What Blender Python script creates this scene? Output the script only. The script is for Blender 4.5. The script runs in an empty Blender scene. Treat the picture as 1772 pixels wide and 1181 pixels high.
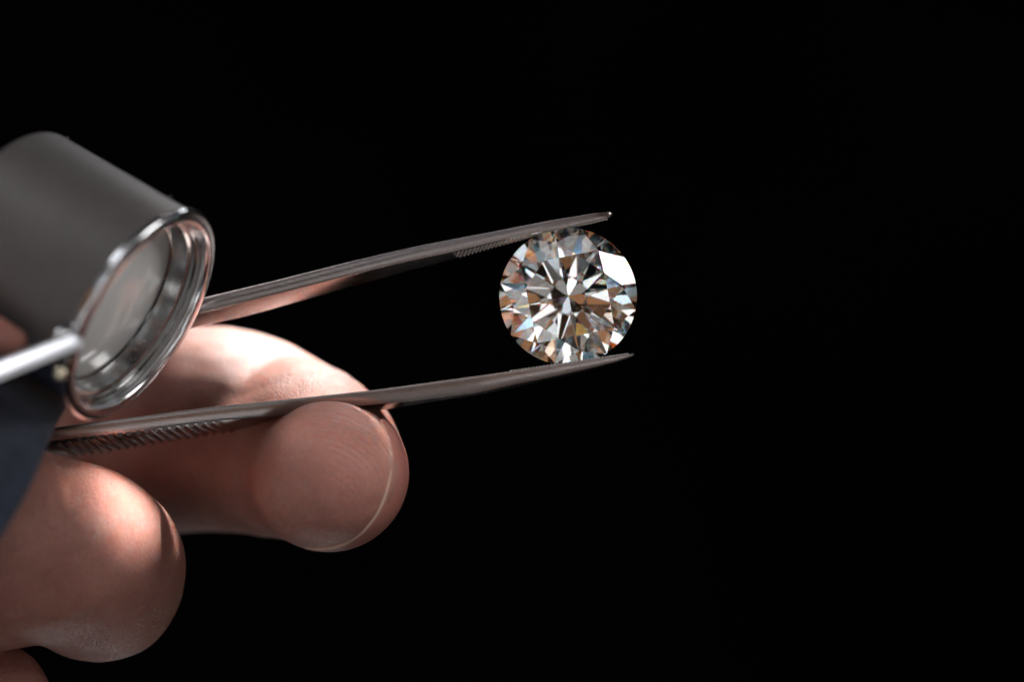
# Close-up of a brilliant-cut stone held in tweezers beside a loupe.  1 Blender unit = 1 cm.
import bpy, bmesh, math, random
import numpy as np
from mathutils import Vector, Matrix, noise

random.seed(7)
sc = bpy.context.scene
sc.unit_settings.scale_length = 0.01
COL = sc.collection

# ------------------------------------------------------------------ camera
CAMD = 33.0
cam_d = bpy.data.cameras.new("camera")
cam = bpy.data.objects.new("camera", cam_d)
COL.objects.link(cam)
cam.location = (0, -CAMD, 0)
cam.rotation_euler = (math.radians(90), 0, 0)
cam_d.sensor_width = 36
cam_d.lens = 36 * CAMD / (1772 / 150.0)
cam_d.clip_start = 0.5
cam_d.clip_end = 1000
cam_d.dof.use_dof = True
cam_d.dof.focus_distance = CAMD - 0.25
cam_d.dof.aperture_fstop = 0.1 / 1.15      # 1 unit = 1 cm, so this is about f/8.7
sc.camera = cam

# ------------------------------------------------------------------ world, exposure
w = bpy.data.worlds.new("World")
sc.world = w
w.use_nodes = True
w.node_tree.nodes["Background"].inputs[0].default_value = (0.9, 0.95, 1.0, 1)
w.node_tree.nodes["Background"].inputs[1].default_value = 0.004
sc.view_settings.view_transform = 'Standard'
sc.view_settings.look = 'None'
sc.view_settings.exposure = 0
sc.view_settings.gamma = 1
sc.cycles.max_bounces = 28
sc.cycles.transmission_bounces = 28
sc.cycles.glossy_bounces = 28
sc.cycles.diffuse_bounces = 4
sc.cycles.sample_clamp_indirect = 20
sc.cycles.caustics_reflective = False
sc.cycles.caustics_refractive = False
sc.cycles.blur_glossy = 0.0


def lamp(name, d, dist, sx, sy, L, col=(1, 1, 1), target=(0, 0, 0), roll=0.0, spread=180):
    """rectangular lamp of radiance L, in direction d from target"""
    l = bpy.data.lights.new(name, 'AREA')
    l.shape = 'RECTANGLE'
    l.size = sx
    l.size_y = sy
    l.energy = L * math.pi * sx * sy
    l.color = col
    l.spread = math.radians(spread)
    o = bpy.data.objects.new(name, l)
    COL.objects.link(o)
    d = Vector(d).normalized()
    o.location = Vector(target) + d * dist
    q = (-d).to_track_quat('-Z', 'Y')
    o.rotation_euler = (q.to_matrix() @ Matrix.Rotation(roll, 3, 'Z')).to_euler()
    return o


def pol(off, az):
    """direction: off degrees from the camera axis, az degrees round it (0 right, 90 up)"""
    o, a = math.radians(off), math.radians(az)
    return (math.sin(o) * math.cos(a), -math.cos(o), math.sin(o) * math.sin(a))


def W_(px, py, y):
    f = (CAMD + y) / CAMD / 150.0
    return ((px - 886) * f, y, (590.5 - py) * f)


# key: narrow focused spot from high behind on the right, aimed at the fingers
def spot(name, target, d, dist, E, cone, radius, col, blend=0.35):
    l = bpy.data.lights.new(name, 'SPOT')
    l.energy = E * 4 * math.pi * dist * dist
    l.spot_size = math.radians(cone)
    l.spot_blend = blend
    l.shadow_soft_size = radius
    l.color = col
    o = bpy.data.objects.new(name, l)
    COL.objects.link(o)
    d = Vector(d).normalized()
    o.location = Vector(target) + d * dist
    o.rotation_euler = (-d).to_track_quat('-Z', 'Y').to_euler()
    return o


spot("key_spot", (-2.6, 2.1, -0.4), (0.12, 0.52, 0.85), 38, 17.0, 8.0, 2.6, (1, 0.95, 0.90), 0.5)
spot("thumb_spot", W_(262, 836, -1.0), (0.76, -0.36, 0.54), 30, 34.0, 1.7, 0.45, (1, 0.97, 0.94), 1.0)  # added spot for the highlight on the thumb
spot("pad_spot", W_(630, 745, -0.9), (0.38, -0.66, 0.64), 30, 4.6, 3.0, 1.0, (1, 0.97, 0.95), 1.0)  # added spot that brightens the top of the fingertip pad
# side lamp whose mirror image fills one crown facet
lamp("side_lamp", pol(77, 33), 36, 15, 15, 6.0, (1, 0.98, 0.96))
lamp("rim_lamp", (0.25, 0.70, 0.62), 42, 6, 5, 15.0, (0.95, 0.97, 1), (-4.3, -2, 0))  # added lamp for the highlight at the top of the ring
lamp("low_lamp", (0.02, 0.70, -0.71), 42, 6, 5, 8.0, (1, 1, 1), (-4.3, -2, 0))  # added lamp for the highlights low on the ring
lamp("bar_lamp", pol(63, 116), 46, 10, 10, 7.0, (0.95, 0.96, 1))  # added lamp that turns the pivot bar white
# unseen light panels, added for reflections and fill
# added panels in front of the stone: white (W), pale (G, g), brown (B), dark gaps (.)
KIND = {'W': (1.6, (0.97, 0.98, 1.0)), 'w': (1.1, (0.80, 0.90, 1.0)), 'G': (0.34, (1, 0.95, 0.91)), 'g': (0.09, (1, 0.95, 0.9)),
        'B': (0.36, (1, 0.47, 0.22)), 'b': (0.17, (1, 0.50, 0.27)), 'V': (0.9, (0.35, 0.5, 1.0)), 'Y': (1.3, (1.0, 0.62, 0.2))}
NAME = {'W': 'white_fill_panel', 'w': 'white_fill_panel', 'G': 'pale_fill_panel', 'g': 'pale_fill_panel', 'B': 'brown_fill_panel', 'b': 'brown_fill_panel', 'V': 'blue_spark_panel', 'Y': 'amber_spark_panel'}  # small blue and amber panels are added to colour the stone's sparks


def ring_lamps(off, pat, h, fill=0.86, start=0.0, dist=48):
    n = len(pat)
    for k, ch in enumerate(pat):
        if ch == '.':
            continue
        L, colr = KIND[ch]
        az = start + (k + 0.5) * 360 / n
        o_, a_ = math.radians(off), math.radians(az)
        wd = 2 * math.pi * math.sin(o_) * dist / n * fill
        hh = h * (0.42 if ch in 'VY' else 1)
        if ch in 'VY':
            wd *= 0.4
        o = lamp(NAME[ch], pol(off, az), dist, wd, hh, L, colr)
        z = Vector(pol(off, az)).normalized()
        x = Vector((-math.sin(a_), 0, math.cos(a_)))
        o.rotation_euler = Matrix((x, z.cross(x), z)).transposed().to_euler()


rl = random.Random(11)
def pat(n, bag):
    b = [bag[k * len(bag) // n] for k in range(n)]
    rl.shuffle(b)
    return ''.join(b)


ring_lamps(5.5, "GW.b.g", 6.5, 0.8, 20)
ring_lamps(14.5, pat(12, "WWWWGGGBB..b"), 7.0, 0.86, 8)
ring_lamps(24.5, pat(18, "WWWWWGGGGgBBBb...V"), 7.2, 0.86, 0)
ring_lamps(35, pat(24, "WWWWWWGGGGGgBBBBb....YVw"), 7.4, 0.86, 5)
ring_lamps(45, pat(24, "WWWWWGGGGgggBBBbb....VYw"), 7.2, 0.86, 0)
for off_, az_, sx_, sy_, L_ in [(66, 82, 10, 8, 0.7), (60, 108, 9, 7, 0.5), (72, 128, 9, 8, 0.7), (58, 90, 5, 5, 3.5), (60, 325, 5, 5, 2.6),
                                (64, 350, 5, 7, 2.6), (60, 192, 4, 5, 2.6), (57, 140, 6, 6, 3.0), (62, 280, 6, 6, 1.2)]:
    lamp("white_fill_panel", pol(off_, az_), 46, sx_, sy_, L_, (0.96, 0.98, 1), roll=off_ * 0.3)  # more added white panels, out of view, for facets and fill


# ------------------------------------------------------------------ helpers
def W(px, py, y=0.0):
    """photograph coordinates measured on the picture -> place in the scene at depth y"""
    f = (CAMD + y) / CAMD / 150.0
    return Vector(((px - 886) * f, y, (590.5 - py) * f))


def new_obj(name, me, mat=None, parent=None, smooth=True, **props):
    if mat:
        me.materials.clear()
        me.materials.append(mat)
    o = bpy.data.objects.new(name, me)
    COL.objects.link(o)
    if parent:
        o.parent = parent
    if smooth:
        me.shade_smooth()
    for k, v in props.items():
        o[k] = v
    return o


def empty(name, loc=(0, 0, 0), **props):
    o = bpy.data.objects.new(name, None)
    COL.objects.link(o)
    o.empty_display_size = 0.3
    for k, v in props.items():
        o[k] = v
    return o


def mesh(name, vs, fs):
    me = bpy.data.meshes.new(name)
    me.from_pydata([tuple(v) for v in vs], [], fs)
    bm = bmesh.new()
    bm.from_mesh(me)
    bmesh.ops.recalc_face_normals(bm, faces=bm.faces)
    bm.to_mesh(me)
    bm.free()
    me.update()
    return me


def autosmooth(me, deg):
    """smooth shading with sharp edges above deg"""
    bm = bmesh.new()
    bm.from_mesh(me)
    for f in bm.faces:
        f.smooth = True
    for e in bm.edges:
        if len(e.link_faces) == 2:
            e.smooth = e.calc_face_angle(0) < math.radians(deg)
    bm.to_mesh(me)
    bm.free()


class NT:
    def __init__(self, name):
        self.m = bpy.data.materials.new(name)
        self.m.use_nodes = True
        self.t = self.m.node_tree
        self.n = self.t.nodes
        self.p = self.n.get("Principled BSDF")
        self.out = self.n.get("Material Output")

    def add(self, typ, **kw):
        nd = self.n.new(typ)
        for k, v in kw.items():
            if k.startswith('i_'):
                key = k[2:]
                key = int(key) if key.isdigit() else key.replace('_', ' ')
                nd.inputs[key].default_value = v
            else:
                setattr(nd, k, v)
        return nd

    def link(self, a, b):
        self.t.links.new(a, b)

    def math(self, op, a, b=None, clamp=False):
        nd = self.add('ShaderNodeMath', operation=op, use_clamp=clamp)
        for i, v in enumerate((a, b)):
            if v is None:
                continue
            if isinstance(v, (int, float)):
                nd.inputs[i].default_value = v
            else:
                self.link(v, nd.inputs[i])
        return nd.outputs[0]

    def ramp(self, fac, stops):
        nd = self.add('ShaderNodeValToRGB')
        e = nd.color_ramp.elements
        while len(e) < len(stops):
            e.new(0.5)
        for el, (p, c) in zip(e, stops):
            el.position = p
            el.color = c if len(c) == 4 else (*c, 1)
        self.link(fac, nd.inputs[0])
        return nd.outputs[0]


# ------------------------------------------------------------------ materials
def metal_mat(name, base, rough, streak=None, streak_str=0.15, smudge=0.08, dust=0.0):
    t = NT(name)
    p = t.p
    p.inputs['Metallic'].default_value = 1
    p.inputs['Base Color'].default_value = (*base, 1)
    tc = t.add('ShaderNodeTexCoord')
    nz = t.add('ShaderNodeTexNoise', i_Scale=2.3, i_Detail=6.0, i_Roughness=0.65)
    t.link(tc.outputs['Object'], nz.inputs['Vector'])
    r = t.math('MULTIPLY', nz.outputs['Fac'], smudge * 2)
    r = t.math('ADD', r, rough - smudge, clamp=True)
    t.link(r, p.inputs['Roughness'])
    h = None
    if streak:
        mp = t.add('ShaderNodeMapping')
        mp.inputs['Rotation'].default_value = streak[1]
        mp.inputs['Scale'].default_value = streak[0]
        t.link(tc.outputs['Object'], mp.inputs['Vector'])
        n2 = t.add('ShaderNodeTexNoise', i_Scale=1.0, i_Detail=3.0)
        t.link(mp.outputs[0], n2.inputs['Vector'])
        b = t.add('ShaderNodeBump', i_Strength=streak_str, i_Distance=0.02)
        t.link(n2.outputs['Fac'], b.inputs['Height'])
        t.link(b.outputs[0], p.inputs['Normal'])
    if dust:
        n3 = t.add('ShaderNodeTexNoise', i_Scale=26.0, i_Detail=4.0, i_Roughness=0.8)
        t.link(tc.outputs['Object'], n3.inputs['Vector'])
        m = t.ramp(n3.outputs['Fac'], [(0.52, (0, 0, 0)), (0.72, (dust, dust, dust))])
        mx = t.add('ShaderNodeMix', data_type='RGBA')
        mx.inputs[6].default_value = (*base, 1)
        mx.inputs[7].default_value = (0.35, 0.34, 0.33, 1)
        t.link(m, mx.inputs[0])
        t.link(mx.outputs[2], p.inputs['Base Color'])
        met = t.math('SUBTRACT', 1.0, m)
        t.link(met, p.inputs['Metallic'])
    return t.m


M_arm = metal_mat('brushed_steel', (0.29, 0.255, 0.245), 0.25, ((2.5, 60, 60), (0, math.radians(12), 0)), 0.05, 0.07)
M_ridge = metal_mat('knurl_steel', (0.62, 0.55, 0.52), 0.45, None, 0, 0.05)
M_ridge.node_tree.nodes['Principled BSDF'].inputs['Metallic'].default_value = 0.6
M_chrome = metal_mat('chrome', (0.88, 0.89, 0.92), 0.17, None, 0, 0.04)
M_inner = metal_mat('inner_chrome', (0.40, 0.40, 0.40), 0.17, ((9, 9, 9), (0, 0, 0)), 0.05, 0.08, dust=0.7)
M_bar = metal_mat('bar_steel', (0.9, 0.9, 0.93), 0.3, None, 0, 0.03)
M_rivet = metal_mat('rivet_brass', (0.95, 0.86, 0.66), 0.4, None, 0, 0.05)


def case_mat():
    t = NT('satin_grey_case')
    p = t.p
    tc = t.add('ShaderNodeTexCoord')
    nz = t.add('ShaderNodeTexNoise', i_Scale=1.3, i_Detail=5.0, i_Roughness=0.6)
    t.link(tc.outputs['Object'], nz.inputs['Vector'])
    c = t.ramp(nz.outputs['Fac'], [(0.3, (0.125, 0.114, 0.112)), (0.7, (0.155, 0.142, 0.139))])
    t.link(c, p.inputs['Base Color'])
    p.inputs['Metallic'].default_value = 0.25
    p.inputs['Specular IOR Level'].default_value = 0.25
    p.inputs['Roughness'].default_value = 0.5
    n2 = t.add('ShaderNodeTexNoise', i_Scale=60.0, i_Detail=4.0)
    t.link(tc.outputs['Object'], n2.inputs['Vector'])
    b = t.add('ShaderNodeBump', i_Strength=0.1, i_Distance=0.01)
    t.link(n2.outputs['Fac'], b.inputs['Height'])
    t.link(b.outputs[0], p.inputs['Normal'])
    return t.m


M_case = case_mat()


def lens_mat():
    t = NT('lens_painted_haze')
    p = t.p
    p.inputs['Base Color'].default_value = (0.93, 0.94, 0.93, 1)  # pale, nearly opaque body stands in for the room's grey reflection
    p.inputs['Roughness'].default_value = 0.12
    p.inputs['IOR'].default_value = 1.45
    p.inputs['Transmission Weight'].default_value = 0.72
    tc = t.add('ShaderNodeTexCoord')
    n3 = t.add('ShaderNodeTexNoise', i_Scale=1.6, i_Detail=3.0, i_Roughness=0.6)
    t.link(tc.outputs['Object'], n3.inputs['Vector'])
    tr = t.ramp(n3.outputs['Fac'], [(0.3, (0.12, 0.12, 0.12)), (0.75, (0.03, 0.03, 0.03))])
    t.link(tr, p.inputs['Transmission Weight'])
    return t.m


M_lens = lens_mat()


def diamond_mat():
    """colourless stone, IOR 2.42; the index at the point of entry depends on the wavelength picked there (fire)"""
    t = NT('colourless_diamond')
    t.n.remove(t.p)
    geo = t.add('ShaderNodeNewGeometry')
    wn = t.add('ShaderNodeTexWhiteNoise', noise_dimensions='3D')
    sc_ = t.add('ShaderNodeVectorMath', operation='SCALE')
    sc_.inputs['Scale'].default_value = 9173.0
    t.link(geo.outputs['Position'], sc_.inputs[0])
    t.link(sc_.outputs[0], wn.inputs['Vector'])
    v = wn.outputs['Value']
    nd = t.add('ShaderNodeValToRGB')
    nd.color_ramp.interpolation = 'CONSTANT'
    e = nd.color_ramp.elements
    cols = [(0.0, (2.0, 0.0, 0.0)), (0.25, (1.4, 1.2, 0.0)), (0.5, (0.0, 1.8, 1.2)), (0.75, (0.6, 1.0, 2.8))]
    while len(e) < 4:
        e.new(0.5)
    for el, (pp, c) in zip(e, cols):
        el.position = pp
        el.color = (*c, 1)
    t.link(v, nd.inputs[0])
    ior = t.math('FLOOR', t.math('MULTIPLY', v, 4.0))
    ior = t.math('ADD', t.math('MULTIPLY', ior, 0.022), 2.387)
    g_in = t.add('ShaderNodeBsdfGlass', i_Roughness=0.0)
    g_in.inputs['Color'].default_value = (0.995, 0.995, 0.995, 1)
    g_in.inputs['IOR'].default_value = 2.42
    g_out = t.add('ShaderNodeBsdfGlass', i_Roughness=0.0)
    t.link(nd.outputs[0], g_out.inputs['Color'])
    t.link(ior, g_out.inputs['IOR'])
    mx = t.add('ShaderNodeMixShader')
    t.link(geo.outputs['Backfacing'], mx.inputs[0])
    t.link(g_out.outputs[0], mx.inputs[1])
    t.link(g_in.outputs[0], mx.inputs[2])
    t.link(mx.outputs[0], t.out.inputs['Surface'])
    return t.m


M_diamond = diamond_mat()


def skin_mat(pad):
    t = NT('skin')
    p = t.p
    tc = t.add('ShaderNodeTexCoord')
    co = tc.outputs['Object']
    nz = t.add('ShaderNodeTexNoise', i_Scale=0.9, i_Detail=5.0, i_Roughness=0.6)
    t.link(co, nz.inputs['Vector'])
    c = t.ramp(nz.outputs['Fac'], [(0.25, (0.33, 0.138, 0.112)), (0.5, (0.43, 0.205, 0.168)), (0.8, (0.50, 0.285, 0.242))])
    n4 = t.add('ShaderNodeTexNoise', i_Scale=14.0, i_Detail=4.0, i_Roughness=0.7)
    t.link(co, n4.inputs['Vector'])
    mt = t.ramp(n4.outputs['Fac'], [(0.3, (0.86, 0.84, 0.84)), (0.7, (1.06, 1.04, 1.04))])
    mul = t.add('ShaderNodeMix', data_type='RGBA', blend_type='MULTIPLY')
    mul.inputs[0].default_value = 0.8
    t.link(c, mul.inputs[6])
    t.link(mt, mul.inputs[7])
    t.link(mul.outputs[2], p.inputs['Base Color'])
    p.inputs['Roughness'].default_value = 0.46
    p.inputs['Specular IOR Level'].default_value = 0.36
    p.inputs['Subsurface Weight'].default_value = 0.8
    p.inputs['Subsurface Radius'].default_value = (1.0, 0.32, 0.18)
    p.inputs['Subsurface Scale'].default_value = 0.13
    # fingerprint ridges: rings round a point beyond the tip of the pad
    mp = t.add('ShaderNodeMapping')
    mp.inputs['Location'].default_value = (-pad[0], -pad[1], -pad[2])
    t.link(co, mp.inputs['Vector'])
    wv = t.add('ShaderNodeTexWave', wave_type='RINGS', rings_direction='SPHERICAL', wave_profile='SIN')
    wv.inputs['Scale'].default_value = 6.4
    wv.inputs['Distortion'].default_value = 5.0
    wv.inputs['Detail'].default_value = 2.0
    wv.inputs['Detail Scale'].default_value = 0.25
    t.link(mp.outputs[0], wv.inputs['Vector'])
    dist = t.add('ShaderNodeVectorMath', operation='DISTANCE')
    t.link(co, dist.inputs[0])
    dist.inputs[1].default_value = PADMASK
    mask = t.ramp(dist.outputs['Value'], [(0.0, (1, 1, 1)), (0.40, (0.85, 0.85, 0.85)), (0.68, (0.15, 0.15, 0.15)), (1.0, (0, 0, 0))])
    brk = t.add('ShaderNodeTexNoise', i_Scale=16.0, i_Detail=3.0)
    t.link(co, brk.inputs['Vector'])
    brk = t.ramp(brk.outputs['Fac'], [(0.36, (0.25, 0.25, 0.25)), (0.56, (1, 1, 1))])
    hw = t.math('MULTIPLY', t.math('MULTIPLY', wv.outputs['Fac'], mask), brk)
    # fine creases and pores elsewhere
    vor = t.add('ShaderNodeTexVoronoi', feature='DISTANCE_TO_EDGE', i_Scale=17.0)
    nd = t.add('ShaderNodeTexNoise', i_Scale=6.0, i_Detail=3.0)
    t.link(co, nd.inputs['Vector'])
    mxv = t.add('ShaderNodeMix', data_type='VECTOR')
    mxv.inputs[0].default_value = 0.08
    t.link(co, mxv.inputs[4])
    t.link(nd.outputs['Color'], mxv.inputs[5])
    t.link(mxv.outputs[1], vor.inputs['Vector'])
    pore = t.math('MINIMUM', vor.outputs['Distance'], 0.12)
    inv = t.math('SUBTRACT', 1.0, mask)
    sp = t.add('ShaderNodeSeparateXYZ')
    t.link(co, sp.inputs[0])
    coarse = t.math('ADD', t.math('MULTIPLY', sp.outputs['Y'], -0.45), 0.75, clamp=True)   # thumb skin is coarser than the index finger's
    hp = t.math('MULTIPLY', t.math('MULTIPLY', t.math('MULTIPLY', pore, 9.0), inv), coarse)
    fn = t.add('ShaderNodeTexNoise', i_Scale=45.0, i_Detail=4.0, i_Roughness=0.7)
    t.link(co, fn.inputs['Vector'])
    h = t.math('ADD', t.math('ADD', t.math('MULTIPLY', hw, 1.3), t.math('MULTIPLY', hp, 0.25)), t.math('MULTIPLY', fn.outputs['Fac'], 0.28))
    b = t.add('ShaderNodeBump', i_Strength=1.0, i_Distance=0.024)
    t.link(h, b.inputs['Height'])
    t.link(b.outputs[0], p.inputs['Normal'])
    return t.m


PADMASK = tuple(W(620, 735, -0.9))
M_skin = skin_mat(tuple(W(556, 862, -1.1)))


def nail_mat():
    t = NT('fingernail')
    p = t.p
    p.inputs['Base Color'].default_value = (0.62, 0.36, 0.28, 1)
    p.inputs['Roughness'].default_value = 0.3
    p.inputs['Subsurface Weight'].default_value = 0.7
    p.inputs['Subsurface Radius'].default_value = (1, 0.5, 0.35)
    p.inputs['Subsurface Scale'].default_value = 0.08
    tc = t.add('ShaderNodeTexCoord')
    nz = t.add('ShaderNodeTexNoise', i_Scale=9.0, i_Detail=5.0)
    t.link(tc.outputs['Object'], nz.inputs['Vector'])
    b = t.add('ShaderNodeBump', i_Strength=0.25, i_Distance=0.02)
    t.link(nz.outputs['Fac'], b.inputs['Height'])
    t.link(b.outputs[0], p.inputs['Normal'])
    uv = t.add('ShaderNodeAttribute', attribute_name='along')
    c = t.ramp(uv.outputs['Fac'], [(0.0, (0.45, 0.18, 0.15)), (0.95, (0.47, 0.20, 0.165)), (1.0, (0.66, 0.44, 0.35))])
    t.link(c, p.inputs['Base Color'])
    return t.m


M_nail = nail_mat()


def cloth_mat():
    t = NT('navy_cloth')
    p = t.p
    tc = t.add('ShaderNodeTexCoord')
    nz = t.add('ShaderNodeTexNoise', i_Scale=2.4, i_Detail=6.0, i_Roughness=0.7)
    t.link(tc.outputs['Object'], nz.inputs['Vector'])
    c = t.ramp(nz.outputs['Fac'], [(0.3, (0.010, 0.014, 0.030)), (0.7, (0.032, 0.042, 0.075))])
    t.link(c, p.inputs['Base Color'])
    p.inputs['Roughness'].default_value = 0.9
    p.inputs['Sheen Weight'].default_value = 0.2
    w1 = t.add('ShaderNodeTexWave', i_Scale=9.0, i_Distortion=1.0)
    w2 = t.add('ShaderNodeTexWave', i_Scale=9.0, i_Distortion=1.0, bands_direction='Z')
    for q in (w1, w2):
        t.link(tc.outputs['Object'], q.inputs['Vector'])
    h = t.math('ADD', w1.outputs['Fac'], w2.outputs['Fac'])
    b = t.add('ShaderNodeBump', i_Strength=0.35, i_Distance=0.02)
    t.link(h, b.inputs['Height'])
    t.link(b.outputs[0], p.inputs['Normal'])
    return t.m


M_cloth = cloth_mat()


def backdrop_mat():
    t = NT('black_velvet')
    p = t.p
    tc = t.add('ShaderNodeTexCoord')
    nz = t.add('ShaderNodeTexNoise', i_Scale=0.05, i_Detail=3.0)
    t.link(tc.outputs['Object'], nz.inputs['Vector'])
    c = t.ramp(nz.outputs['Fac'], [(0.35, (0.002, 0.002, 0.003)), (0.7, (0.008, 0.008, 0.009))])
    t.link(c, p.inputs['Base Color'])
    p.inputs['Roughness'].default_value = 1.0
    p.inputs['Specular IOR Level'].default_value = 0.0
    return t.m


# ------------------------------------------------------------------ backdrop (a hanging black cloth that curves forward below)
def build_backdrop():
    prof = [(70, 90), (70, -20), (68, -34), (62, -44), (52, -50), (36, -52), (-20, -52)]
    vs, fs = [], []
    nx = 25
    for (y, z) in prof:
        for i in range(nx):
            x = -130 + 260 * i / (nx - 1)
            vs.append((x, y + 0.8 * math.sin(x * 0.13 + z * 0.02), z))
    for j in range(len(prof) - 1):
        for i in range(nx - 1):
            a = j * nx + i
            fs.append((a, a + 1, a + nx + 1, a + nx))
    new_obj('backdrop', mesh('backdrop', vs, fs), backdrop_mat(), kind='structure')


build_backdrop()


# ------------------------------------------------------------------ diamond
def build_diamond():
    c0 = W(983, 513.5, 0)
    R = 119 / 150.0
    seg = 128
    bm = bmesh.new()
    bmesh.ops.create_cone(bm, cap_ends=True, segments=seg, radius1=1, radius2=1, depth=4)
    rt, hc, gt = 0.625, (1 - 0.625) * math.tan(math.radians(34.5)), 0.018
    rs = rt * math.cos(math.pi / 8) + 0.53 * (1 - rt * math.cos(math.pi / 8))
    tb, tp = math.tan(math.radians(34.5)), math.tan(math.radians(40.9))

    def pt(r, deg, z):
        a = math.radians(deg)
        return Vector((r * math.cos(a), r * math.sin(a), z))
    planes = [(Vector((0, 0, gt + hc)), Vector((0, 0, 1)))]
    rnd = random.Random(3)

    def add(a, b, c, jit=0.0):
        n = (b - a).cross(c - a).normalized()
        if n.dot(a + b + c - Vector((0, 0, 0))) < 0:
            n = -n
        if jit:
            n = (n + Vector((rnd.uniform(-jit, jit), rnd.uniform(-jit, jit), rnd.uniform(-jit, jit)))).normalized()
        planes.append(((a + b + c) / 3, n))
    J = 0.006
    for k in range(8):
        A = 45 * k
        G, T, T2 = pt(1, A, gt), pt(rt, A, gt + hc), pt(rt, A + 45, gt + hc)
        zs = gt + (1 - rs * math.cos(math.pi / 8)) * tb
        S, S0 = pt(rs, A + 22.5, zs), pt(rs, A - 22.5, zs)
        H, H0, G2 = pt(1, A + 22.5, gt), pt(1, A - 22.5, gt), pt(1, A + 45, gt)
        add(T, S0, S, J * 0.6)
        add(T, T2, S, J * 0.6)
        add(S, G, H, J)
        add(S, H, G2, J)
        rq = 0.22
        zc = -gt - tp
        Q = pt(rq, A + 22.5, -gt - (1 - rq * math.cos(math.pi / 8)) * tp)
        Q0 = pt(rq, A - 22.5, -gt - (1 - rq * math.cos(math.pi / 8)) * tp)
        g, h, g2 = pt(1, A, -gt), pt(1, A + 22.5, -gt), pt(1, A + 45, -gt)
        add(Q, Q0, g, J)
        add(Q, g, h, J)
        add(Q, h, g2, J)
    for co, no in planes:
        r = bmesh.ops.bisect_plane(bm, geom=bm.verts[:] + bm.edges[:] + bm.faces[:], plane_co=co, plane_no=no,
                                   clear_outer=True, dist=1e-6)
        ed = [e for e in r['geom_cut'] if isinstance(e, bmesh.types.BMEdge)]
        if ed:
            bmesh.ops.contextual_create(bm, geom=ed)
    bmesh.ops.remove_doubles(bm, verts=bm.verts, dist=1e-5)
    bmesh.ops.recalc_face_normals(bm, faces=bm.faces)
    # local +Z (table) faces the camera; small turn and lean as held
    rot = Matrix.Rotation(math.radians(90 + 1.2), 4, 'X') @ Matrix.Rotation(math.radians(34), 4, 'Z')
    lean = Matrix.Rotation(math.radians(-1.3), 4, 'Z')
    bmesh.ops.transform(bm, matrix=lean @ rot @ Matrix.Scale(R, 4), verts=bm.verts)
    me = bpy.data.meshes.new('diamond')
    bm.to_mesh(me)
    bm.free()
    o = new_obj('diamond', me, M_diamond, smooth=False,
                label='round brilliant cut colourless diamond gripped between the tips of the steel tweezers', category='diamond')
    o.location = c0
    return o


build_diamond()


# ------------------------------------------------------------------ tweezers
def interp(tab, x):
    if x <= tab[0][0]:
        (x0, v0), (x1, v1) = tab[0], tab[1]
    elif x >= tab[-1][0]:
        (x0, v0), (x1, v1) = tab[-2], tab[-1]
    else:
        for (x0, v0), (x1, v1) in zip(tab, tab[1:]):
            if x0 <= x <= x1:
                break
    return v0 + (v1 - v0) * (x - x0) / (x1 - x0)


def smooth_interp(tab, x, wdt=22):
    return sum(interp(tab, x + d * wdt) for d in (-1, -0.5, 0, 0.5, 1)) / 5


class Arm:
    def __init__(s, top, near, far, hw, shift, ct, cb, lean=0.0):
        s.top, s.near, s.far, s.hw, s.shift, s.ct, s.cb = top, near, far, hw, shift, ct, cb
        s.lean = lean

    def corners(s, x):
        h = interp(s.hw, x)
        sh = interp(s.shift, x)
        T, N, F = smooth_interp(s.top, x), smooth_interp(s.near, x), smooth_interp(s.far, x + sh)
        nt, nb = W(x, T, -h + s.lean * h), W(x, N, -h - s.lean * h)
        fb = W(x + sh, F, h)
        ft = fb + (nt - nb) * 0.95
        return nt, nb, fb, ft

    def section(s, x):
        nt, nb, fb, ft = s.corners(x)
        up = (nt - nb)
        acT = (ft - nt)
        acB = (fb - nb)
        ct, cb = interp(s.ct, x) / 150, interp(s.cb, x) / 150
        un = up.normalized()
        at, ab = acT.normalized(), acB.normalized()
        return [nt + at * ct, nt + at * ct * 0.35 - un * ct * 0.2, nt - un * ct,
                nb + un * cb, nb + ab * cb * 0.3 + un * cb * 0.25, nb + ab * cb,
                fb - ab * 0.03, fb + un * 0.03, ft - un * 0.03, ft - at * 0.03]

    def mesh(s, xs, endtaper=0.5):
        vs, fs = [], []
        secs = [s.section(x) for x in xs]
        # sheared, bevelled end
        last = secs[-1]
        c = sum(last, Vector()) / len(last)
        n0, n1 = s.section(xs[-1]), s.section(xs[-1] - 10)
        dirv = (sum(n0, Vector()) - sum(n1, Vector())).normalized()
        secs.append([c + (p - c) * 0.86 + dirv * 0.022 for p in last])
        secs.append([c + (p - c) * 0.5 + dirv * 0.040 for p in last])
        k = len(secs[0])
        for q in secs:
            vs += q
        for i in range(len(secs) - 1):
            for j in range(k):
                a, b = i * k + j, i * k + (j + 1) % k
                fs.append((a, b, b + k, a + k))
        fs.append(tuple(range(k)))
        fs.append(tuple(range((len(secs) - 1) * k, len(secs) * k)))
        me = mesh('arm', vs, fs)
        autosmooth(me, 28)
        return me


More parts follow.
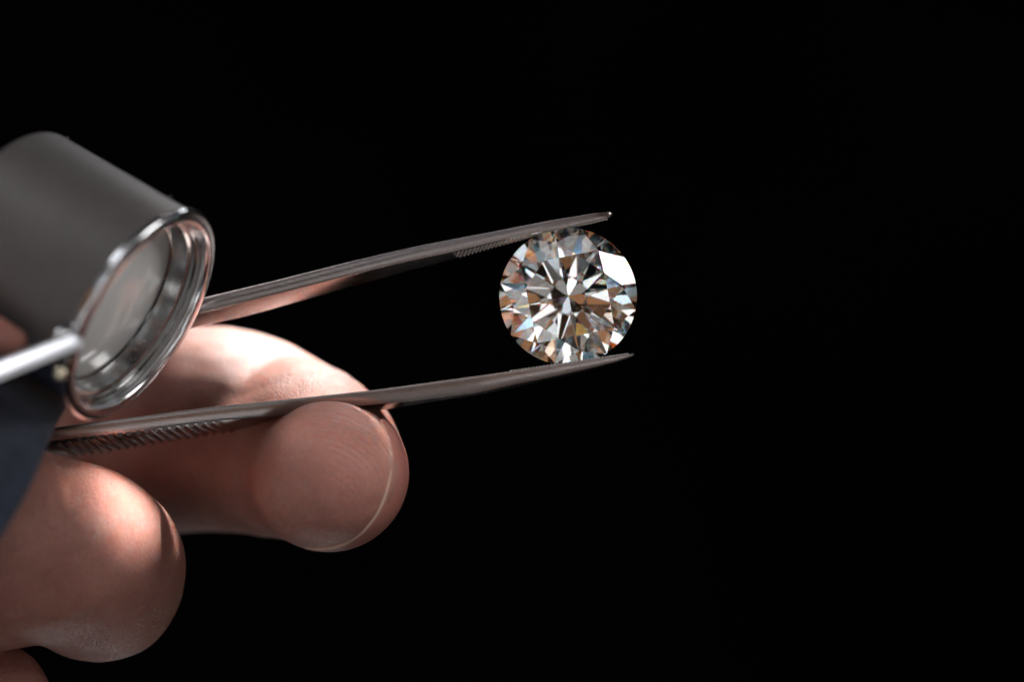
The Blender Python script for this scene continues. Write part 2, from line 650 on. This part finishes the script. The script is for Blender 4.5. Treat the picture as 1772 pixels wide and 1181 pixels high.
upper = Arm(
    top=[(-700, 778), (-300, 680), (0, 604), (366, 511), (480, 484), (604, 452.5), (721, 425.5), (860, 399), (942, 383), (1051, 365), (1060, 366)],
    near=[(-700, 808), (-300, 712), (0, 634), (366, 538), (480, 510), (604, 478), (700, 454), (780, 437.5), (860, 418), (942, 400), (1000, 388), (1042, 379), (1060, 375)],
    far=[(-700, 835), (-300, 738), (0, 662), (340, 567), (428, 548), (516, 523), (604, 498), (721, 465), (786, 449), (840, 432.5), (924, 410), (962, 398), (1018, 388), (1060, 376)],
    hw=[(-700, 0.5), (300, 0.48), (600, 0.36), (786, 0.27), (940, 0.20), (1040, 0.11), (1062, 0.07)],
    shift=[(-700, 12), (366, 12), (780, 10), (1060, 2)],
    ct=[(0, 3), (1000, 2)], cb=[(-700, 9), (366, 9), (600, 4.5), (1000, 2)], lean=0.05)
lower = Arm(
    top=[(-700, 824), (-300, 785), (60, 743), (234, 720), (358, 703.5), (500, 690), (640, 675.5), (748, 661), (802, 653.6), (876, 643.5), (965, 630.6), (1073, 615), (1096, 612)],
    near=[(-700, 852), (-300, 812), (60, 768), (134, 759.5), (234, 748), (368, 731), (482, 720), (560, 710), (640, 701), (694, 697), (748, 690), (830, 680.5), (884, 668), (992, 645.5), (1060, 629), (1090, 621), (1096, 618)],
    far=[(-700, 878), (-300, 838), (60, 797), (167, 783), (259, 767), (358, 752), (467, 739), (560, 726), (659, 711), (694, 705.5), (748, 695.5), (830, 683.5), (884, 672), (992, 648.5), (1060, 631.5), (1090, 622), (1096, 619)],
    hw=[(-700, 0.5), (200, 0.50), (500, 0.44), (700, 0.33), (830, 0.27), (960, 0.19), (1060, 0.11), (1098, 0.07)],
    shift=[(-700, 30), (368, 34), (500, 24), (700, 14), (1098, 2)],
    ct=[(-700, 9), (368, 9), (640, 6), (900, 2.5), (1098, 1.5)], cb=[(-700, 2), (1000, 1.5)], lean=-0.07)

tw = empty('tweezers', label='long thin brushed steel tweezers held in the fingers, ribbed grip, knurled tips on the stone', category='tweezers')
xs_u = list(range(-700, 300, 50)) + list(range(300, 1052, 8)) + [1053]
xs_l = list(range(-700, 60, 50)) + list(range(60, 1086, 8)) + [1092]
ua = new_obj('arm', upper.mesh(xs_u), M_arm, tw, smooth=False, label='upper arm of the tweezers')
la = new_obj('arm', lower.mesh(xs_l), M_arm, tw, smooth=False, label='lower arm of the tweezers with the ribbed grip')


def build_joint():
    # far left, where the two arms are welded together
    u, l = upper.corners(-690), lower.corners(-690)
    c = sum(u + l, Vector()) / 8
    bm = bmesh.new()
    bmesh.ops.create_cube(bm, size=1)
    bmesh.ops.scale(bm, vec=(1.2, 0.9, 0.62), verts=bm.verts)
    bmesh.ops.bevel(bm, geom=bm.edges[:], offset=0.08, segments=2, affect='EDGES')
    bmesh.ops.translate(bm, vec=c + Vector((-0.4, 0, 0)), verts=bm.verts)
    me = bpy.data.meshes.new('joint')
    bm.to_mesh(me)
    bm.free()
    new_obj('joint', me, M_arm, tw)


build_joint()


def build_knurl(arm, x0, x1, nrow, pitch, low, name):
    """rows of small pyramids over the gripping face of a tip (joined: each is under 10 pixels)"""
    vs, fs = [], []

    def surf(x, v):
        nt, nb, fb, ft = arm.corners(x)
        return (nb.lerp(fb, v) if low else nt.lerp(ft, v))
    x = x0
    row = 0
    while x < x1:
        nt, nb, fb, ft = arm.corners(x)
        up = (nt - nb).normalized() * (1 if not low else -1)
        for j in range(nrow):
            a, b = (j + 0.12) / nrow, (j + 0.88) / nrow
            off = 0.5 * pitch * (j % 2)
            sv = 0.07 + 0.86 * a, 0.07 + 0.86 * b
            p = [surf(x + off, sv[0]), surf(x + off + pitch * 0.86, sv[0]), surf(x + off + pitch * 0.86, sv[1]), surf(x + off, sv[1])]
            base = [q - up * 0.006 for q in p]
            apex = sum(p, Vector()) / 4 + up * 0.016
            tops = [apex + (q - sum(p, Vector()) / 4) * 0.28 for q in p]
            i = len(vs)
            vs += base + tops
            for e in range(4):
                f = (e + 1) % 4
                fs.append((i + e, i + f, i + 4 + f, i + 4 + e))
            fs.append((i + 4, i + 5, i + 6, i + 7))
            fs.append((i + 3, i + 2, i + 1, i))
        x += pitch
        row += 1
    return new_obj(name, mesh(name, vs, fs), M_ridge, tw, smooth=False, kind='stuff')


build_knurl(upper, 782, 1046, 4, 7.0, True, 'knurled_pad')
build_knurl(lower, 880, 1082, 4, 6.4, False, 'knurled_pad')


def build_ridges():
    me = None
    first = None
    n = 19
    for i in range(n):
        x = 92 + 15.5 * i
        nt, nb, fb, ft = lower.corners(x)
        nt2, nb2, fb2, ft2 = lower.corners(x + 15.5)
        along = (nb2 - nb)
        across = (fb - nb)
        down = along.cross(across).normalized()
        if down.z > 0:
            down = -down
        if me is None:
            # unit rib: x along the arm, y across, z outwards
            vs, fs = [], []
            prof = [(0.10, -0.3), (0.16, 0.45), (0.28, 0.85), (0.42, 1.0), (0.58, 0.92), (0.70, 0.5), (0.78, -0.3)]
            for yy in (-0.002, 1.0):
                vs += [Vector((a, yy, b)) for a, b in prof]
            k = len(prof)
            for j in range(k):
                fs.append((j, (j + 1) % k, k + (j + 1) % k, k + j))
            fs.append(tuple(range(k)))
            fs.append(tuple(range(k, 2 * k)))
            me = mesh('grip_ridge', vs, fs)
            me.materials.append(M_arm)
            autosmooth(me, 50)
        fade = min(1.0, (n - i) / 4.0) * 0.5 + 0.5
        M = Matrix((along, across, down * 0.034 * fade)).transposed().to_4x4()
        M.translation = nb
        if first is None:
            o = bpy.data.objects.new('grip_ridge', me)
            first = o
        else:
            o = first.copy()
        COL.objects.link(o)
        o.parent = tw
        o.matrix_world = M


build_ridges()


# ------------------------------------------------------------------ hand
def catmull(P, t):
    n = len(P) - 1
    i = min(int(t), n - 1)
    f = t - i
    p0, p1, p2, p3 = P[max(i - 1, 0)], P[i], P[i + 1], P[min(i + 2, n)]
    return 0.5 * ((2 * p1) + (-p0 + p2) * f + (2 * p0 - 5 * p1 + 4 * p2 - p3) * f * f + (-p0 + 3 * p1 - 3 * p2 + p3) * f ** 3)


def chain(nodes, step=0.07):
    """nodes (px, py, depth, radius px) -> dense list of (centre, radius)"""
    P = []
    for (a, b, y, r) in nodes:
        v = W(a, b, y)
        P.append(np.array([v.x, v.y, v.z, r / 150.0 * (CAMD + y) / CAMD]))
    out = []
    for i in range(len(P) - 1):
        d = np.linalg.norm(P[i + 1][:3] - P[i][:3])
        k = max(2, int(d / step))
        for j in range(k):
            out.append(catmull(P, i + j / k))
    out.append(P[-1])
    return out


def build_hand():
    balls = []
    # index finger: comes in from behind on the left, bends round, tip towards the viewer
    balls += chain([(-850, 600, 1.2, 250), (-450, 740, 1.6, 250), (-120, 735, 2.6, 205), (120, 745, 3.0, 190), (250, 745, 2.75, 180),
                    (345, 742, 2.4, 180), (430, 752, 1.95, 171), (500, 775, 1.4, 160), (548, 800, 0.8, 148), (566, 818, 0.2, 136),
                    (568, 825, -0.30, 131), (565, 822.5, -0.62, 127)])
    # thumb in the lower left
    balls += chain([(-850, 640, 1.0, 230), (-500, 780, 0.4, 215), (-250, 890, -0.3, 200), (-60, 942, -0.75, 186), (40, 945, -0.74, 176),
                    (98, 955, -0.50, 166), (140, 968, -0.15, 164), (166, 982, 0.15, 157), (168, 996, 0.3, 152)])
    # curled finger below
    balls += chain([(-850, 680, 1.2, 200), (-450, 900, 1.2, 190), (-220, 1120, 0.3, 120), (-80, 1215, -0.1, 112), (-14, 1220, -0.2, 106)])
    ico = bmesh.new()
    bmesh.ops.create_icosphere(ico, subdivisions=4, radius=1)
    iv = np.array([v.co[:] for v in ico.verts])
    jf = np.array([[v.index for v in f.verts] for f in ico.faces])
    ico.free()
    V, F = [], []
    for i, b in enumerate(balls):
        V.append(iv * b[3] + b[:3])
        F.append(jf + i * len(iv))
    V, F = np.concatenate(V), np.concatenate(F)
    me = bpy.data.meshes.new('raw')
    me.vertices.add(len(V))
    me.vertices.foreach_set('co', V.astype(np.float32).ravel())
    me.loops.add(F.size)
    me.loops.foreach_set('vertex_index', F.astype(np.int32).ravel())
    me.polygons.add(len(F))
    me.polygons.foreach_set('loop_start', np.arange(0, F.size, 3, dtype=np.int32))
    me.update(calc_edges=True)
    o = bpy.data.objects.new('raw', me)
    COL.objects.link(o)
    r = o.modifiers.new('r', 'REMESH')
    r.mode = 'VOXEL'
    r.voxel_size = 0.042
    r.use_smooth_shade = True
    s = o.modifiers.new('s', 'SMOOTH')
    s.factor = 0.5
    s.iterations = 24
    dg = bpy.context.evaluated_depsgraph_get()
    out = bpy.data.meshes.new_from_object(o.evaluated_get(dg))
    bpy.data.objects.remove(o)
    bpy.data.meshes.remove(me)
    out.name = 'hand'
    n = len(out.vertices)
    co = np.empty(n * 3, dtype=np.float32)
    out.vertices.foreach_get('co', co)
    co = co.reshape(-1, 3).astype(np.float64)
    no = np.empty(n * 3, dtype=np.float32)
    out.vertex_normals.foreach_get('vector', no)
    no = no.reshape(-1, 3)

    def dent(a, b, width, depth, curve=None):
        """groove along the segment a-b"""
        a, b = np.array(a), np.array(b)
        ab = b - a
        t = np.clip(((co - a) @ ab) / (ab @ ab), 0, 1)
        d = np.linalg.norm(co - (a + t[:, None] * ab), axis=1)
        k = np.exp(-(d / width) ** 2) * depth
        return k
    disp = np.zeros(n)
    # flexion fold of the index finger
    disp -= dent(W(462, 590, 1.3), W(405, 680, 0.9), 0.36, 0.14)
    disp -= dent(W(250, 640, 1.4), W(215, 760, 1.2), 0.22, 0.06)
    # fold of the thumb between its two swellings
    disp -= dent(W(112, 775, -0.7), W(140, 850, -1.6), 0.24, 0.17)
    disp -= dent(W(140, 850, -1.6), W(150, 990, -1.9), 0.30, 0.06)
    # general unevenness
    for i in range(n):
        c = co[i]
        if c[0] < -7.5:
            continue
        disp[i] += 0.035 * noise.noise((c[0] * 1.1, c[1] * 1.1, c[2] * 1.1)) + 0.010 * noise.noise((c[0] * 4, c[1] * 4, c[2] * 4))
    co = co + no * disp[:, None]
    out.vertices.foreach_set('co', co.astype(np.float32).ravel())
    out.update()
    h = new_obj('hand', out, M_skin, None,
                label='bare hand at lower left pinching the tweezers, curled fingertip and thumb towards the viewer', category='hand')
    return h


hand = build_hand()


def build_other_fingertip():
    cs = chain([(-950, 330, -1.5, 120), (-500, 410, -2.4, 96), (-200, 500, -2.75, 72), (-70, 562, -2.9, 50), (-5, 584, -2.95, 34), (22, 592, -2.95, 25)], 0.03)
    seg = 40
    vs, fs = [], []
    for i, c in enumerate(cs):
        p = Vector(c[:3])
        q = Vector(cs[min(i + 1, len(cs) - 1)][:3]) - Vector(cs[max(i - 1, 0)][:3])
        q.normalize()
        a = q.cross(Vector((0, -1, 0))).normalized()
        b = a.cross(q)
        for k in range(seg):
            t = 2 * math.pi * k / seg
            vs.append(p + (a * math.cos(t) + b * math.sin(t)) * c[3] * (1 + 0.02 * math.sin(3 * t + i * 0.05)))
    n = len(cs)
    last = Vector(cs[-1][:3])
    for m in range(1, 6):
        t = math.radians(18 * m)
        for k in range(seg):
            u = vs[(n - 1) * seg + k] - last
            vs.append(last + u * max(math.cos(t), 0.02) + q * cs[-1][3] * math.sin(t))
    n += 5
    for i in range(n - 1):
        for k in range(seg):
            g, h = i * seg + k, i * seg + (k + 1) % seg
            fs.append((g, h, h + seg, g + seg))
    fs.append(tuple(range(seg)))
    fs.append(tuple(range((n - 1) * seg, n * seg)))
    new_obj('hand', mesh('hand', vs, fs), M_skin, None,
            label='blurred fingertip at the left edge, between the grey loupe case and the bright bar', category='finger')


build_other_fingertip()


def build_nail():
    c = W(567, 825, -0.6)
    vs, fs = [], []
    nu, nv = 48, 14
    a0, a1 = math.radians(46), math.radians(-108)
    th = 0.042
    for side in (0, 1):
        for j in range(nv):
            s = j / (nv - 1)
            for i in range(nu):
                u = i / (nu - 1)
                a = a0 + (a1 - a0) * u
                edge = math.sin(math.pi * u ** 0.85) ** 0.8
                yf = -0.45 - 0.60 * edge          # free edge, rounded at the corners
                y = 0.15 + (yf - 0.15) * s
                r = 0.884 * (1 - max(0.0, (-y - 0.1) / 1.45) ** 2.2) ** 0.4545 + 0.01 - (0 if side == 0 else th)
                if side == 1 and s > 0.93:
                    r += th * 0.25
                vs.append((c.x - 0.01 * s + r * math.cos(a), y, c.z + 0.01 * s + r * math.sin(a)))
    o = nu * nv
    for j in range(nv - 1):
        for i in range(nu - 1):
            a = j * nu + i
            fs.append((a, a + 1, a + nu + 1, a + nu))
            fs.append((o + a, o + a + nu, o + a + nu + 1, o + a + 1))
    for i in range(nu - 1):
        fs.append((i, i + o, i + o + 1, i + 1))
        a = (nv - 1) * nu + i
        fs.append((a, a + 1, a + 1 + o, a + o))
    for j in range(nv - 1):
        a = j * nu
        fs.append((a, a + nu, a + nu + o, a + o))
        a = j * nu + nu - 1
        fs.append((a, a + o, a + nu + o, a + nu))
    me = mesh('fingernail', vs, fs)
    at = me.attributes.new('along', 'FLOAT', 'POINT')
    at.data.foreach_set('value', [((k % (nu * nv)) // nu) / (nv - 1) for k in range(2 * nu * nv)])
    autosmooth(me, 50)
    new_obj('fingernail', me, M_nail, hand, smooth=False)


build_nail()


# ------------------------------------------------------------------ loupe
LN = Vector((0.824, -0.301, -0.474)).normalized()       # out of the lens, towards lower right
LU = Vector((0.50, 0, 0.866))
LU = (LU - LN * LU.dot(LN)).normalized()
LM = LN.cross(LU).normalized()                          # which side faces away from the camera
if LM.y < 0:
    LM = -LM
LC = W(249, 550, -1.9)
LR = 1.30


def lp(r, phi, s):
    """loupe point: radius, angle (0 = towards camera, 90 = top edge), s = distance behind the front lip"""
    return LC + (LU * math.sin(phi) - LM * math.cos(phi)) * r - LN * s


def lathe(prof, name, mat, parent, closed=True, seg=144, a0=None, a1=None, deg=35, caps=True):
    full = a0 is None
    n = seg if full else seg + 1
    vs, fs = [], []
    for i in range(n):
        a = 2 * math.pi * i / seg if full else a0 + (a1 - a0) * i / seg
        for (r, s) in prof:
            vs.append(lp(r, a, s))
    k = len(prof)
    for i in range(seg):
        i2 = (i + 1) % n
        for j in range(k if closed else k - 1):
            j2 = (j + 1) % k
            fs.append((i * k + j, i * k + j2, i2 * k + j2, i2 * k + j))
    if not full and closed:
        fs.append(tuple(range(k)))
        fs.append(tuple(range((n - 1) * k, n * k)))
    me = mesh(name, vs, fs)
    autosmooth(me, deg)
    return new_obj(name, me, mat, parent, smooth=False)


def arc(cx, cy, r, a0, a1, n):
    return [(cx + r * math.cos(math.radians(a0 + (a1 - a0) * i / (n - 1))),
             cy + r * math.sin(math.radians(a0 + (a1 - a0) * i / (n - 1)))) for i in range(n)]


loupe = empty('loupe', label='folding pocket loupe with satin grey round case and chrome ring around its lens', category='magnifier')
# chrome ring: rounded lip
lip = arc(LR - 0.05, 0.055, 0.05, 90, 0, 5) + arc(LR - 0.05, 0.055, 0.05, 0, -90, 6)[1:] + \
    arc(LR - 0.12, 0.045, 0.045, -90, -180, 5) + [(LR - 0.17, 0.14), (LR - 0.05, 0.16)]
lathe(lip, 'ring', M_chrome, loupe)
# stepped inner wall
wall = [(1.115, 0.09), (1.115, 0.15), (1.085, 0.155), (1.085, 0.20), (1.07, 0.205), (1.045, 0.22), (1.0, 0.40), (0.965, 0.41),
        (0.965, 0.60), (1.0, 0.64), (1.19, 0.64), (1.19, 0.17)]
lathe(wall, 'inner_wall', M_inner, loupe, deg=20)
# polished barrel behind the ring
lathe([(1.20, 0.12), (1.215, 0.3), (1.215, 1.90), (1.15, 2.0), (1.08, 2.01), (1.06, 1.9), (1.06, 0.70), (1.17, 0.66)], 'barrel', M_chrome, loupe)
# satin case shell that wraps the upper side
th = 0.03
prof = [(1.225, 0.13), (1.255, 0.13), (1.262, 0.2), (1.262, 1.92)] + arc(1.14, 1.94, 0.122, 0, 90, 8) + \
    [(0.9, 2.062), (0.9, 2.03), (1.14, 2.03), (1.226, 1.94)]
lathe(prof, 'case', M_case, loupe, a0=math.radians(-44), a1=math.radians(165))


def build_lens():
    def disc(name, s0, bulge, thick, R, inset):
        prof = []
        n = 12
        for i in range(n + 1):
            r = R * i / n
            prof.append((r, s0 - bulge * (1 - (i / n) ** 2)))
        for i in range(n, -1, -1):
            r = R * i / n
            prof.append((r, s0 + thick + bulge * (1 - (i / n) ** 2)))
        lathe(prof, name, M_lens, loupe, closed=False, deg=30, seg=96)
    disc('lens', 0.42, 0.14, 0.06, 0.960, 0)


build_lens()
# floor inside the barrel that closes it off at the back (matt liner)
M_liner = metal_mat('matt_liner', (0.55, 0.54, 0.53), 0.5, None, 0, 0.05)
lathe([(0.0, 1.5), (0.5, 1.48), (1.0, 1.44), (1.055, 1.42), (1.055, 1.55), (0.0, 1.55)], 'liner', M_liner, loupe, closed=False)


def tube_between(p0, p1, r0, r1, name, mat, parent, flat=1.0, seg=24, rounds=5, up=(0, -1, 0)):
    d = (p1 - p0).normalized()
    up = Vector(up)
    a = d.cross(up).normalized()
    b = a.cross(d).normalized()
    secs = []
    L = (p1 - p0).length
    for i in range(rounds + 1):
        t = math.radians(90 * i / rounds)
        secs.append((p0 - d * r0 * 0.6 * math.cos(t), r0 * max(math.sin(t), 0.02)))
    for i in range(rounds + 1):
        t = math.radians(90 * (1 - i / rounds))
        secs.append((p1 + d * r1 * 0.6 * math.cos(t), r1 * max(math.sin(t), 0.02)))
    vs, fs = [], []
    for c, r in secs:
        for k in range(seg):
            t = 2 * math.pi * k / seg
            vs.append(c + a * r * math.cos(t) + b * r * flat * math.sin(t))
    n = len(secs)
    for i in range(n - 1):
        for k in range(seg):
            q = i * seg + k
            q2 = i * seg + (k + 1) % seg
            fs.append((q, q2, q2 + seg, q + seg))
    fs.append(tuple(range(seg)))
    fs.append(tuple(range((n - 1) * seg, n * seg)))
    return new_obj(name, mesh(name, vs, fs), mat, parent)


def build_lint():
    rn = random.Random(5)
    vs, fs = [], []
    for phi, sd, ln in [(88, 1.86, 0.05), (90, 0.45, 0.06), (84, 0.9, 0.03), (60, 1.2, 0.03), (74, 0.5, 0.025), (40, 0.8, 0.02), (52, 0.3, 0.02)]:
        p = lp(1.266, math.radians(phi), sd)
        d = Vector((rn.uniform(-1, 1), rn.uniform(-1, 1), rn.uniform(0.2, 1))).normalized()
        a = d.cross(Vector((0, 1, 0.3))).normalized()
        b = d.cross(a)
        for m in range(5):
            c = p + d * ln * 0.55 * m / 4 + a * 0.005 * math.sin(m * 1.4)
            for k in range(5):
                t = 2 * math.pi * k / 5
                vs.append(c + (a * math.cos(t) + b * math.sin(t)) * 0.0035)
        o = len(vs) - 25
        for m in range(4):
            for k in range(5):
                fs.append((o + m * 5 + k, o + m * 5 + (k + 1) % 5, o + m * 5 + 5 + (k + 1) % 5, o + m * 5 + 5 + k))
    t = NT('lint')
    t.p.inputs['Base Color'].default_value = (0.55, 0.53, 0.5, 1)
    t.p.inputs['Roughness'].default_value = 0.9
    new_obj('lint', mesh('lint', vs, fs), t.m, loupe, kind='stuff')


build_lint()
tube_between(W(-260, 742, -3.7), W(130, 589, -3.2), 0.15, 0.115, 'pivot_bar', M_bar, loupe, flat=0.16, up=(-0.07, -0.85, 0.52))


def ball(center, r, name, mat, parent, scale=(1, 1, 1)):
    bm = bmesh.new()
    bmesh.ops.create_uvsphere(bm, u_segments=32, v_segments=20, radius=r)
    bmesh.ops.scale(bm, vec=scale, verts=bm.verts)
    bmesh.ops.translate(bm, vec=center, verts=bm.verts)
    me = bpy.data.meshes.new(name)
    bm.to_mesh(me)
    bm.free()
    return new_obj(name, me, mat, parent)


ball(W(104, 582, -3.05), 0.10, 'pivot_knob', M_chrome, loupe, (1, 0.8, 1))
rv = lp(1.23, math.radians(-38), 0.33)
ball(W(104, 647, -2.95), 0.075, 'rivet', M_rivet, loupe, (1, 0.8, 1))


# ------------------------------------------------------------------ sleeve
def build_sleeve():
    c = W(-60, 985, -1.2)
    top = W(106, 690, -1.2)
    u = (top - c)
    ru = u.length
    u.normalize()
    ax = Vector((-u.z, 0, u.x))       # up-left
    if ax.x > 0:
        ax = -ax
    f = Vector((0, -1, 0))
    seg, rows = 120, 40
    vs, fs = [], []
    prof = []
    for j in range(rows):
        prof.append((1.0, 6.5 * (j / (rows - 1)) ** 1.3))
    ring = []
    full = [(s, 0.0) for _, s in prof][::-1]           # outer skin from far to hem
    hem = [(-0.05, -0.03), (-0.075, -0.07), (-0.05, -0.11), (0.0, -0.13)]
    full = [(s, 0.0) for s, _ in full] + hem + [(0.4, -0.13), (2.0, -0.13), (6.5, -0.13)]
    for i in range(seg):
        a = 2 * math.pi * i / seg
        dirv = u * math.sin(a) * 1.0 + f * math.cos(a) * 1.1
        for (s, dr) in full:
            wob = 0.055 * math.sin(5 * a + s * 1.1) * min(1, s * 0.6) + 0.10 * noise.noise((math.cos(a) * 2, math.sin(a) * 2, s * 0.9)) * min(1, 0.15 + s)
            rr = ru + dr + wob + 0.04 * s
            p = c + dirv * rr + ax * s
            p = p + ax * (0.02 * math.sin(7 * a) - 0.40 * math.cos(a))
            vs.append(p)
    k = len(full)
    for i in range(seg):
        i2 = (i + 1) % seg
        for j in range(k - 1):
            fs.append((i * k + j, i * k + j + 1, i2 * k + j + 1, i2 * k + j))
    o = new_obj('sleeve', mesh('sleeve', vs, fs), M_cloth, None,
                label='dark navy blue cloth sleeve at the left edge below the loupe, out of focus', category='sleeve')
    return o


build_sleeve()
